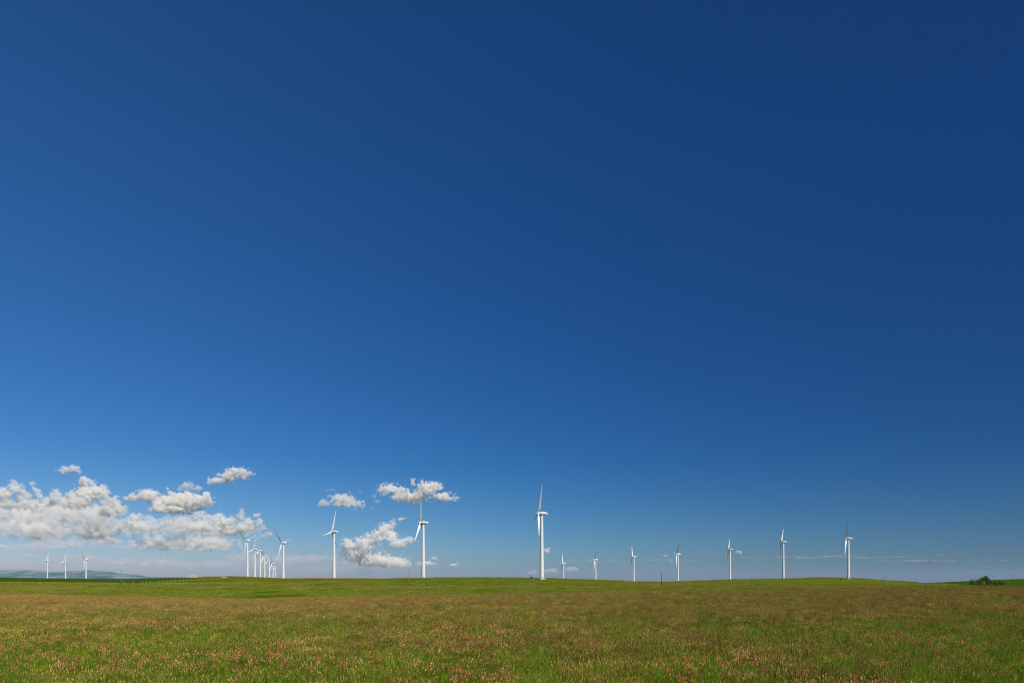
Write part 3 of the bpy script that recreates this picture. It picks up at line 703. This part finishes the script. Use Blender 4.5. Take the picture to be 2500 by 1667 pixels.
def bush(name, px, ybase, wpx, hpx, label, cat, Y=BY, trunk=False, n=5200, group=None, ncl=7, leaf=0.075):
    X, Y0, z = onground(px, ybase + 0.8, 108, 600); Y = Y0 + (Y - BY); X = (px - CX)/F*Y; z = gz(X, Y); w = wpx/F*Y; h = zpix(ybase - hpx, Y) - z
    rt = empty(name, (X, Y, z)); tag(rt, label, cat, group)
    if DEBUG: print('BUSH', name, px, round(Y, 1), round(w, 2), round(h, 2))
    blobs = []
    if trunk:
        blobs = [(0.10*w, 0, h*0.84, w*0.22, w*0.26, h*0.12), (-0.10*w, 0.1, h*0.78, w*0.20, w*0.24, h*0.10), (-0.30*w, 0.1, h*0.60, w*0.20, w*0.26, h*0.10), (0.30*w, -0.1, h*0.66, w*0.18, w*0.26, h*0.10), (0.02, 0.3, h*0.62, w*0.28, w*0.3, h*0.12), (0.22*w, 0.1, h*0.92, w*0.10, w*0.14, h*0.07), (-0.42*w, 0, h*0.46, w*0.16, w*0.2, h*0.09), (0.40*w, 0, h*0.48, w*0.16, w*0.2, h*0.08)]
    else:
        for k in range(ncl):
            x = (k + 0.5)/ncl - 0.5
            hh_ = h*(1.0 - 1.1*abs(x)**1.6)*(0.68 + 0.34*r2.random())
            blobs.append((x*w*0.95, r2.uniform(-.25, .25)*w, hh_*0.55, w*0.15 + 0.08, w*0.2, hh_*0.42))
    link('foliage', leaf_cloud(blobs, n, leaf*(h/2.6)**0.4, r2), M_LEAF, rt)
    tb = MB()
    if trunk:
        tb.tube([(0, 0, -0.2), (0.02*w, 0, h*0.28), (0.03*w, 0, h*0.40)], [0.085, 0.065, 0.055], 8)
        for e in ((-0.18*w, 0, h*0.62), (0.22*w, -0.05, h*0.60), (0.05*w, 0.05, h*0.85)):
            tb.tube([(0.03*w, 0, h*0.38), (e[0]*0.6 + 0.02*w, e[1]*0.5, h*0.38 + (e[2]-h*0.38)*0.55), e], [0.05, 0.035, 0.012], 6)
        tb.build('trunk', M_BARK, rt, True)
    else:
        for b in blobs: tb.tube([(b[0]*0.5, b[1]*0.5, -0.15), (b[0]*0.8, b[1]*0.8, b[2]*0.5), (b[0], b[1], b[2]*1.2)], [0.035, 0.025, 0.01], 5)
        tb.build('stems', M_BARK, rt)
bush('small_tree', 2404, 1428, 20, 23.0, 'small tree with a pale forked trunk rising from the middle of the bushes', 'tree', Y=186, trunk=True, n=5200)
gb = 'bushes around the small tree'
bush('leafy_bush', 2383, 1428, 31, 18, 'broad dark green bush left of the small forked tree', 'bush', n=6500, group=gb)
bush('leafy_bush', 2391, 1428, 12, 20, 'narrow pointed bush close against the left side of the small forked tree', 'bush', Y=193, n=2200, group=gb, ncl=3)
bush('leafy_bush', 2416, 1428, 18, 17, 'bush close against the right side of the small forked tree', 'bush', Y=192, n=3200, group=gb, ncl=4)
bush('leafy_bush', 2436, 1428, 28, 18.5, 'broad bush at the right end of the clump, farthest from the small forked tree', 'bush', n=5600, group=gb)
gs = 'low shrubs at the far edge of the meadow'
for px, wpx, hpx, yb_, lab in ((2046, 10, 3.6, 1436.5, 'low dark shrub farthest left in the string below the rightmost turbine'), (2057, 6, 3.0, 1437, 'small dark shrub second from the left in the string below the rightmost turbine'),
                               (2070, 5, 2.6, 1437, 'tiny round shrub at the meadow edge straight below the rightmost turbine'), (2098, 24, 4.4, 1437.5, 'wide low dark shrub farthest right in the string at the meadow edge')):
    bush('low_shrub', px, yb_, wpx, hpx + 3, lab, 'shrub', Y=BY, n=900, group=gs, ncl=4, leaf=0.06)
bush('low_shrub', 1711, 1432, 6, 3.4, 'lone dark shrub on the bright green strip below the dip of the ridge', 'shrub', Y=BY, n=700, group=gs, ncl=3, leaf=0.06)

# ------------------------------------------------------------------ clouds
def cloud_material(name, dens, g=0.25, col=(1, 1, 1)):
    m, t, out = material(name)
    p = N(t, 'ShaderNodeVolumePrincipled')
    p.inputs['Color'].default_value = tuple(col) + (1,); p.inputs['Density'].default_value = dens; p.inputs['Anisotropy'].default_value = g
    t.links.new(p.outputs[0], out.inputs['Volume']); return m
def cloud(label, Y, blobs, voxel, dens, noise_px=22.0, rough=0.62, base=None, amp=0.8, bias=0.2, seed=0.0, name='cumulus_cloud', cat='cloud', group='cumulus clouds', g=-0.1, depth=0.55, wisp=0.16, col=(1.0, 0.983, 0.945), warp=1.0, stretch=1.0, grow=1.1):
    """blobs: (photo x, photo y, half width, half height) in pixels at distance Y; a field of lobes eroded by fractal noise fills a voxel volume"""
    k = Y/F; cx0 = sum(b[0] for b in blobs)/len(blobs); cy0 = sum(b[1] for b in blobs)/len(blobs)
    org = at(cx0, cy0, Y); rr = random.Random(int(seed*100) + len(blobs))
    L = []
    for bl in blobs:
        x, y, a, b = bl[:4]; a *= grow; b *= grow
        dz = bl[4]*k if len(bl) > 4 else rr.uniform(-0.5, 0.5)*a*k*depth
        L.append(((x - cx0)*k, dz, -(y - cy0)*k, a*k, max(a*depth, b)*k, b*k))
    pad = 1.45
    mn = [min(l[i] - l[i+3]*pad for l in L) for i in range(3)]; mx_ = [max(l[i] + l[i+3]*pad for l in L) for i in range(3)]
    ng = bpy.data.node_groups.new(name + '_nodes', 'GeometryNodeTree')
    ng.interface.new_socket('Geometry', in_out='INPUT', socket_type='NodeSocketGeometry'); ng.interface.new_socket('Geometry', in_out='OUTPUT', socket_type='NodeSocketGeometry')
    ng.nodes.new('NodeGroupInput'); go = ng.nodes.new('NodeGroupOutput')
    pos = ng.nodes.new('GeometryNodeInputPosition').outputs[0]
    def vm(op, a, b):
        n = ng.nodes.new('ShaderNodeVectorMath'); n.operation = op
        for i, v in enumerate((a, b)):
            if v is None: continue
            if isinstance(v, (tuple, list)): n.inputs[i].default_value = v
            else: ng.links.new(v, n.inputs[i])
        return n
    # gently warp space so the lobes are not ellipsoids
    wn = ng.nodes.new('ShaderNodeTexNoise'); wn.inputs['Scale'].default_value = 1.0/(noise_px*1.6*k); wn.inputs['Detail'].default_value = 2
    off = vm('ADD', pos, (seed*731.0*k, seed*137.0*k, 0)).outputs[0]; ng.links.new(off, wn.inputs['Vector'])
    wv_ = vm('SUBTRACT', wn.outputs['Color'], (0.5, 0.5, 0.5)).outputs[0]
    pw = vm('ADD', pos, vm('MULTIPLY', wv_, (noise_px*1.1*k*warp,)*3).outputs[0]).outputs[0]
    fld = None
    for l in L:
        d = vm('DIVIDE', vm('SUBTRACT', pw, l[:3]).outputs[0], l[3:]).outputs[0]
        v = mth(ng, 'SUBTRACT', 1.0, vm('LENGTH', d, None).outputs['Value'])
        fld = v if fld is None else mth(ng, 'MAXIMUM', fld, v)
    fn = ng.nodes.new('ShaderNodeTexNoise'); fn.inputs['Scale'].default_value = 1.0/(noise_px*k); fn.inputs['Detail'].default_value = 7; fn.inputs['Roughness'].default_value = rough; fn.inputs['Lacunarity'].default_value = 2.1
    ng.links.new(off, fn.inputs['Vector'])
    bn = ng.nodes.new('ShaderNodeTexVoronoi'); bn.inputs['Scale'].default_value = 1.0/(noise_px*0.55*k); bn.feature = 'SMOOTH_F1'; bn.inputs['Smoothness'].default_value = 0.25
    bn.inputs['Detail'].default_value = 2.0
    ng.links.new(vm('ADD', off, vm('MULTIPLY', wv_, (noise_px*0.5*k,)*3).outputs[0]).outputs[0], bn.inputs['Vector'])
    b2 = ng.nodes.new('ShaderNodeTexVoronoi'); b2.inputs['Scale'].default_value = 1.0/(noise_px*0.24*k); b2.feature = 'F1'
    ng.links.new(vm('ADD', off, vm('MULTIPLY', wv_, (noise_px*0.5*k,)*3).outputs[0]).outputs[0], b2.inputs['Vector'])
    nz = mth(ng, 'MULTIPLY', mth(ng, 'SUBTRACT', fn.outputs[0], 0.52), 2.0*amp)
    bil = mth(ng, 'MULTIPLY', mth(ng, 'SUBTRACT', 0.42, bn.outputs['Distance']), 1.35*amp)
    bil = mth(ng, 'ADD', bil, mth(ng, 'MULTIPLY', mth(ng, 'SUBTRACT', 0.42, b2.outputs['Distance']), 0.75*amp))
    f = mth(ng, 'ADD', mth(ng, 'ADD', fld, nz), bil)
    if base is not None:
        sz = ng.nodes.new('ShaderNodeSeparateXYZ'); ng.links.new(pw, sz.inputs[0])
        fb = mth(ng, 'DIVIDE', mth(ng, 'SUBTRACT', sz.outputs[2], -(base + 3 - cy0)*k), 48.0*k)
        f = mth(ng, 'MINIMUM', f, mth(ng, 'ADD', fb, mth(ng, 'ADD', mth(ng, 'MULTIPLY', nz, 1.1), mth(ng, 'MULTIPLY', bil, 0.6))))
    ad = ng.nodes.new('ShaderNodeMath'); ad.operation = 'ADD'; ad.use_clamp = True; ng.links.new(f, ad.inputs[0])
    vc = ng.nodes.new('GeometryNodeVolumeCube')
    ng.links.new(ad.outputs[0], vc.inputs['Density'])
    vc.inputs['Min'].default_value = mn; vc.inputs['Max'].default_value = mx_
    vm_ = ng.nodes.new('GeometryNodeVolumeToMesh'); vm_.inputs['Threshold'].default_value = 0.5
    ng.links.new(vc.outputs[0], vm_.inputs['Volume']); ng.links.new(vm_.outputs[0], go.inputs[0])
    tmp = bpy.data.objects.new(name + '_field', mesh_np(name, [(0, 0, 0)], [])); C.objects.link(tmp)
    md = tmp.modifiers.new('cloud_field', 'NODES'); md.node_group = ng
    def bake(bias_, voxel_, nm):
        ad.inputs[1].default_value = 0.5 + bias_
        for i, ax in enumerate('XYZ'): vc.inputs['Resolution ' + ax].default_value = max(10, int((mx_[i]-mn[i])/(voxel_*k*(stretch, 2.2*stretch, 1.0)[i])))
        tmp.update_tag(); bpy.context.view_layer.update()
        me = bpy.data.meshes.new_from_object(tmp.evaluated_get(bpy.context.evaluated_depsgraph_get()))
        me.name = nm; me.materials.clear(); return me
    me = bake(bias, voxel, name); me.materials.append(cloud_material(name, DENS*dens/k, g, col))
    o = bpy.data.objects.new(name, me); C.objects.link(o); o.location = org
    n2 = 0
    if wisp > 0:
        mw = bake(bias + 0.20, voxel*1.4, 'wisp'); n2 = len(mw.polygons)
        if n2:
            mw.materials.append(cloud_material('wisp', DENS*dens*wisp/k, g, col))
            w_ = bpy.data.objects.new('wisp', mw); C.objects.link(w_); w_.parent = o
    bpy.data.objects.remove(tmp); bpy.data.node_groups.remove(ng)
    if DEBUG: print('CLOUD', label, len(me.polygons), n2, round(time.time() - T0, 1))
    return tag(o, label, cat, group)
DENS = 0.62
def dist(yb): return max(8000.0, min(60000.0, 900.0*F/(HY - yb)))
VX = 1.35
# single clouds
cloud('small round white cloud alone at the upper left of the sky', dist(1165), [(158, 1148, 22, 12), (178, 1143, 18, 11), (190, 1147, 12, 9)], VX, 0.22, 14, base=1164, seed=1)
cloud('bright long white cloud high in the sky above the receding turbine row', dist(1185), [(532, 1172, 28, 9), (562, 1160, 32, 17), (592, 1156, 26, 14), (515, 1176, 18, 5), (572, 1148, 16, 10)], VX, 0.22, 18, base=1182, seed=2)
cloud('small grey cloud just below left of the high long white cloud', dist(1205), [(462, 1186, 20, 12), (478, 1190, 16, 10), (445, 1195, 16, 6)], VX, 0.13, 15, base=1203, seed=3)
cloud('broad bright white cloud left of the high long white cloud', dist(1255), [(330, 1212, 34, 9), (365, 1206, 30, 16), (398, 1225, 45, 22), (440, 1222, 45, 26), (480, 1226, 36, 22), (505, 1216, 20, 18), (420, 1240, 60, 12)], VX, 0.22, 22, base=1253, seed=4)
cloud('small grey cloud above the turbine whose blade points out left', dist(1240), [(792, 1228, 18, 8), (825, 1216, 26, 16), (850, 1220, 26, 16), (875, 1232, 20, 11), (845, 1232, 34, 8)], VX, 0.15, 17, base=1244, seed=5)
cloud('double white cloud right behind the highest blade tip left of centre', dist(1230), [(945, 1194, 26, 15), (968, 1196, 24, 11), (1000, 1212, 48, 15), (1040, 1190, 30, 17), (1060, 1186, 18, 14), (1080, 1212, 34, 14), (1022, 1206, 30, 12), (1008, 1180, 8, 9)], VX, 0.22, 18, base=1230, seed=6, grow=1.2)
cloud('tall slanting creamy cloud between the two tall turbines left of centre', dist(1383), [(862, 1345, 28, 22), (850, 1330, 16, 16), (890, 1330, 28, 18), (915, 1312, 24, 18), (938, 1295, 22, 18), (952, 1284, 14, 12), (905, 1362, 50, 18), (940, 1370, 50, 14), (970, 1376, 38, 9), (975, 1325, 20, 14), (955, 1310, 20, 14), (962, 1274, 13, 10), (995, 1318, 22, 5), (980, 1266, 12, 3)], 1.35, 0.20, 17, base=1384, seed=7, grow=1.28)
for i, (x, y, a, b, lab) in enumerate(((1040, 1376, 26, 7, 'low creamy cloud by the foot of the turbine touching the double cloud'), (1058, 1364, 13, 7, None), (1108, 1379, 15, 5.5, 'small creamy cloud low above the ridge left of the tallest turbine'),
        (1335, 1344, 9, 8, 'tiny grey cloud just right of the tallest tower'), (1300, 1397, 14, 7, 'pinkish low cloud left of the foot of the tallest turbine'), (1343, 1393, 22, 6.5, 'pinkish low cloud right of the foot of the tallest turbine'), (1395, 1389, 20, 7, 'pinkish low cloud right of the small turbine beside the tallest one'),
        (1626, 1354, 8, 4, 'tiny grey cloud left of the turbine with the dark blade leaning right'), (1636, 1371, 8, 3, 'faint wisp right under the tiny grey cloud left of the dark leaning blade'), (1803, 1348, 10, 5, 'tiny bright cloud right beside the hub of the third turbine from the right end'), (1776, 1352, 6, 5, 'tiny faint cloud behind the tower left of the tiny bright cloud'))):
    cloud(lab or 'small creamy puff above the low cloud beside the turbine touching the double cloud', dist(min(y + b, 1388)), [(x, y, a, b), (x + a*0.35, y - b*0.35, a*0.5, b*0.8), (x - a*0.3, y + b*0.1, a*0.5, b*0.7)], 1.0, 0.45 if y < 1385 else 0.24, 8, base=y + b*0.9, seed=10 + i)
cloud('wisps of grey cloud between the two clouds left of the double white cloud', dist(1236), [(914, 1210, 7, 8), (920, 1224, 9, 8), (906, 1240, 10, 3), (896, 1248, 8, 3), (803, 1196, 14, 3.5), (815, 1195, 8, 3), (880, 1200, 6, 5)], 1.2, 0.06, 9, seed=60)
# the bank on the left: many heaps and puffs at different depths with grey hazy masses between them
BK = 'cloud bank on the left'
def puffs(x0, x1, y0, y1, n, r0, r1, seed):
    q = random.Random(seed); L = []
    for i in range(n):
        x = x0 + (x1 - x0)*(i + q.random())/n; y = q.uniform(y0, y1); r = q.uniform(r0, r1)
        L.append((x, y, r*1.15, r*0.7)); L.append((x + q.uniform(-.6, .6)*r, y - r*0.45, r*0.6, r*0.55))
        if q.random() < 0.6: L.append((x + q.uniform(-1.3, 1.3)*r, y + r*0.1, r*0.7, r*0.4))
    return L
cloud('tallest heap of the cloud bank with two turrets at its top right', dist(1240), [(178, 1212, 24, 18), (205, 1176, 18, 16), (203, 1190, 22, 16), (228, 1180, 11, 11), (240, 1196, 24, 18), (258, 1208, 20, 16), (215, 1206, 40, 18), (195, 1225, 40, 18), (275, 1225, 22, 18), (292, 1240, 20, 13)], 1.4, 0.20, 17, base=1250, seed=30, group=BK)
cloud('long sunlit heap of the cloud bank sloping down left of its tallest turrets', dist(1250), [(100, 1240, 30, 14), (120, 1226, 24, 16), (138, 1208, 18, 16), (145, 1222, 26, 16), (170, 1228, 30, 14), (92, 1236, 18, 14)], 1.4, 0.20, 17, base=1252, seed=42, group=BK)
cloud('ragged towers of the cloud bank nearest the left picture edge', dist(1250), [(-20, 1215, 30, 22), (12, 1206, 22, 20), (34, 1184, 13, 14), (44, 1194, 18, 18), (55, 1212, 22, 16), (20, 1230, 36, 16), (78, 1182, 7, 10), (86, 1196, 11, 12), (96, 1208, 13, 10), (62, 1228, 26, 12)], 1.4, 0.16, 16, base=1252, seed=43, group=BK)
cloud('round sunlit heap of the cloud bank right below its tallest turrets', dist(1262), [(258, 1226, 20, 12), (270, 1240, 30, 16), (250, 1250, 24, 12), (285, 1250, 26, 12)], 1.4, 0.17, 15, base=1264, seed=44, group=BK)
cloud('broken row of grey puffs across the middle of the cloud bank', dist(1290), puffs(-20, 205, 1262, 1278, 9, 11, 19, 3), 1.4, 0.11, 14, seed=31, group=BK)
cloud('small scattered puffs low in the cloud bank above the three small turbines', dist(1316), puffs(0, 190, 1290, 1312, 8, 7, 12, 4), 1.3, 0.12, 11, seed=45, group=BK)
cloud('bright billow in the centre of the cloud bank under the clear gap', dist(1306), [(330, 1264, 16, 14), (322, 1276, 20, 14), (340, 1284, 22, 14), (300, 1288, 22, 11), (280, 1298, 24, 9), (352, 1292, 18, 9)], 1.4, 0.20, 14, base=1304, seed=46, group=BK)
cloud('grey puffs between the bright billow and the lower right heap of the bank', dist(1308), puffs(355, 450, 1268, 1296, 6, 10, 16, 6) + [(402, 1264, 16, 6), (395, 1268, 10, 6)], 1.4, 0.14, 13, seed=47, group=BK)
cloud('sunlit lower right heap of the cloud bank behind the receding turbine row', dist(1312), [(470, 1264, 20, 14), (488, 1250, 11, 10), (482, 1262, 18, 14), (448, 1296, 20, 9), (470, 1290, 26, 13), (500, 1286, 30, 16), (512, 1264, 24, 13), (534, 1262, 20, 12), (545, 1278, 30, 16), (560, 1270, 16, 10), (590, 1250, 11, 11), (586, 1262, 14, 11), (606, 1272, 18, 13), (628, 1256, 11, 8), (634, 1274, 13, 12), (600, 1288, 30, 12), (560, 1296, 40, 11), (640, 1288, 12, 8)], 1.4, 0.20, 15, base=1312, seed=32, group=BK)
cloud('slanting creamy heap under the bank left of the turbine row', dist(1346), [(372, 1328, 26, 10), (392, 1314, 16, 12), (402, 1306, 11, 8), (352, 1338, 22, 6), (330, 1328, 18, 4), (322, 1320, 14, 4)], 1.4, 0.20, 12, base=1343, seed=33, group=BK)
cloud('creamy wedge under the bank above the thin pale post', dist(1334), [(262, 1322, 30, 6), (270, 1314, 18, 6), (242, 1328, 16, 4), (285, 1322, 16, 5)], 1.3, 0.20, 10, base=1331, seed=48, group=BK)
cloud('low creamy heap under the bank just left of the receding turbine row', dist(1352), [(470, 1332, 18, 10), (482, 1325, 12, 8), (456, 1340, 22, 6), (500, 1342, 26, 7), (520, 1336, 26, 6), (512, 1322, 12, 5), (545, 1340, 18, 5), (430, 1338, 16, 6), (416, 1340, 10, 6)], 1.4, 0.18, 12, base=1350, seed=34, group=BK)
cloud('small bright cloud right behind the receding turbine row', dist(1316), [(645, 1308, 12, 8), (658, 1303, 9, 8), (652, 1311, 14, 6)], 1.2, 0.20, 10, base=1317, seed=35, group=BK)
cloud('low creamy puff above the three small turbines', dist(1338), [(168, 1328, 10, 9), (150, 1334, 22, 4), (192, 1330, 9, 6), (125, 1336, 16, 3)], 1.2, 0.20, 9, base=1339, seed=36, group=BK)
cloud('pale wedge of cloud low at the left picture edge', dist(1340), [(10, 1333, 20, 5), (26, 1329, 9, 4.5), (-15, 1334, 20, 5)], 1.2, 0.20, 10, base=1338, seed=37, group=BK)
cloud('small cream cloud low left of the leftmost turbine', dist(1360), [(85, 1347, 10, 6), (72, 1356, 16, 6)], 1.2, 0.14, 9, base=1362, seed=38, group=BK)
cloud('faint creamy clouds low between the three small turbines and the rubble mound', dist(1385), [(235, 1360, 14, 5), (290, 1375, 16, 8), (350, 1378, 20, 6), (392, 1374, 10, 8), (418, 1378, 12, 7), (310, 1365, 16, 4)], 1.2, 0.12, 10, base=1388, seed=39, group=BK)
cloud('faint pinkish puffs low between the lone turbine and the slanting creamy cloud', dist(1388), [(708, 1376, 10, 4), (712, 1366, 6, 2.5), (850, 1388, 18, 7), (868, 1382, 14, 6), (840, 1394, 12, 4)], 1.2, 0.09, 9, seed=49, group=BK)
cloud('hazy grey mass filling the gaps of the cloud bank at the far left', 30000.0, [(-40, 1255, 80, 36), (60, 1255, 80, 38), (160, 1252, 80, 38), (250, 1262, 60, 36), (110, 1296, 100, 26), (230, 1296, 80, 26)], 2.4, 0.065, 30, base=1335, seed=40, group=BK, wisp=0.35)
cloud('hazy grey mass filling the gaps of the cloud bank right of the small turbines', 32000.0, [(340, 1286, 60, 30), (430, 1284, 70, 28), (520, 1290, 70, 28), (590, 1292, 50, 24), (400, 1322, 90, 20), (520, 1326, 80, 18)], 2.4, 0.06, 30, base=1348, seed=41, group=BK, wisp=0.35)
# thin sheets
def sheet(label, x0, x1, y0, y1, dens, seed, n=6, wp=0.15, am=0.35):
    Y = dist(min(y1, 1385)); blobs = []
    for i in range(n):
        f = (i + 0.5)/n; e = 1.0 - abs(2*f - 1)**2.5*0.6
        blobs.append((x0 + (x1-x0)*f, (y0+y1)/2 + random.uniform(-.25, .25)*(y1-y0), (x1-x0)/n*random.uniform(0.8, 1.3), (y1-y0)/2*e))
    cloud(label, Y, blobs, 1.6, dens, 30, amp=am, bias=0.0, seed=seed, name='stratus_sheet', group='thin cloud streaks near the horizon', depth=1.0, wisp=0.35, col=(1.0, 0.93, 0.95), warp=wp, stretch=2.2)
sheet('blue grey sheet of cloud under the bank at the far left', -60, 330, 1316, 1350, 0.026, 51, 7, 0.5, 0.8)
sheet('lavender sheet of cloud behind the left and middle turbines', 150, 900, 1350, 1388, 0.013, 52, 9, 0.5, 0.8)
sheet('faint lavender sheet low behind the two turbines left of centre', 560, 960, 1374, 1406, 0.010, 59, 7, 0.5, 0.8)
sheet('long thin pinkish streak behind the turbines right of centre', 1380, 1700, 1363.5, 1372, 0.009, 53, 7, 0.2, 0.9)
sheet('long thin pinkish streak behind the two rightmost turbines', 1790, 2230, 1354.5, 1362.5, 0.009, 54, 9, 0.2, 0.9)
sheet('short pale streak low in the sky left of the bushes', 2140, 2320, 1366, 1372, 0.011, 55, 5, 0.2, 0.8)
sheet('thin pale streak high above the bushes', 2250, 2350, 1353, 1357, 0.007, 56, 4, 0.2, 0.8)
sheet('thin pale streak above the right end of the bushes', 2340, 2450, 1366, 1370, 0.008, 57, 4, 0.2, 0.8)
sheet('thin pale streak low between the two lettered tall turbines', 1110, 1260, 1369, 1374, 0.008, 58, 4, 0.2, 0.8)

# ------------------------------------------------------------------ the air between here and the hills
def haze():
    o = MB().box((0, 13500, -70), (76000, 31000, 700)).build('haze', None)
    m, t, out = material('air')
    p = N(t, 'ShaderNodeVolumePrincipled'); p.inputs['Color'].default_value = (0.62, 0.76, 1.0, 1); p.inputs['Density'].default_value = 2.0e-5; p.inputs['Anisotropy'].default_value = 0.1
    t.links.new(p.outputs[0], out.inputs['Volume']); o.data.materials.append(m); tag(o, kind='stuff')
HAZE = True
if HAZE: haze()
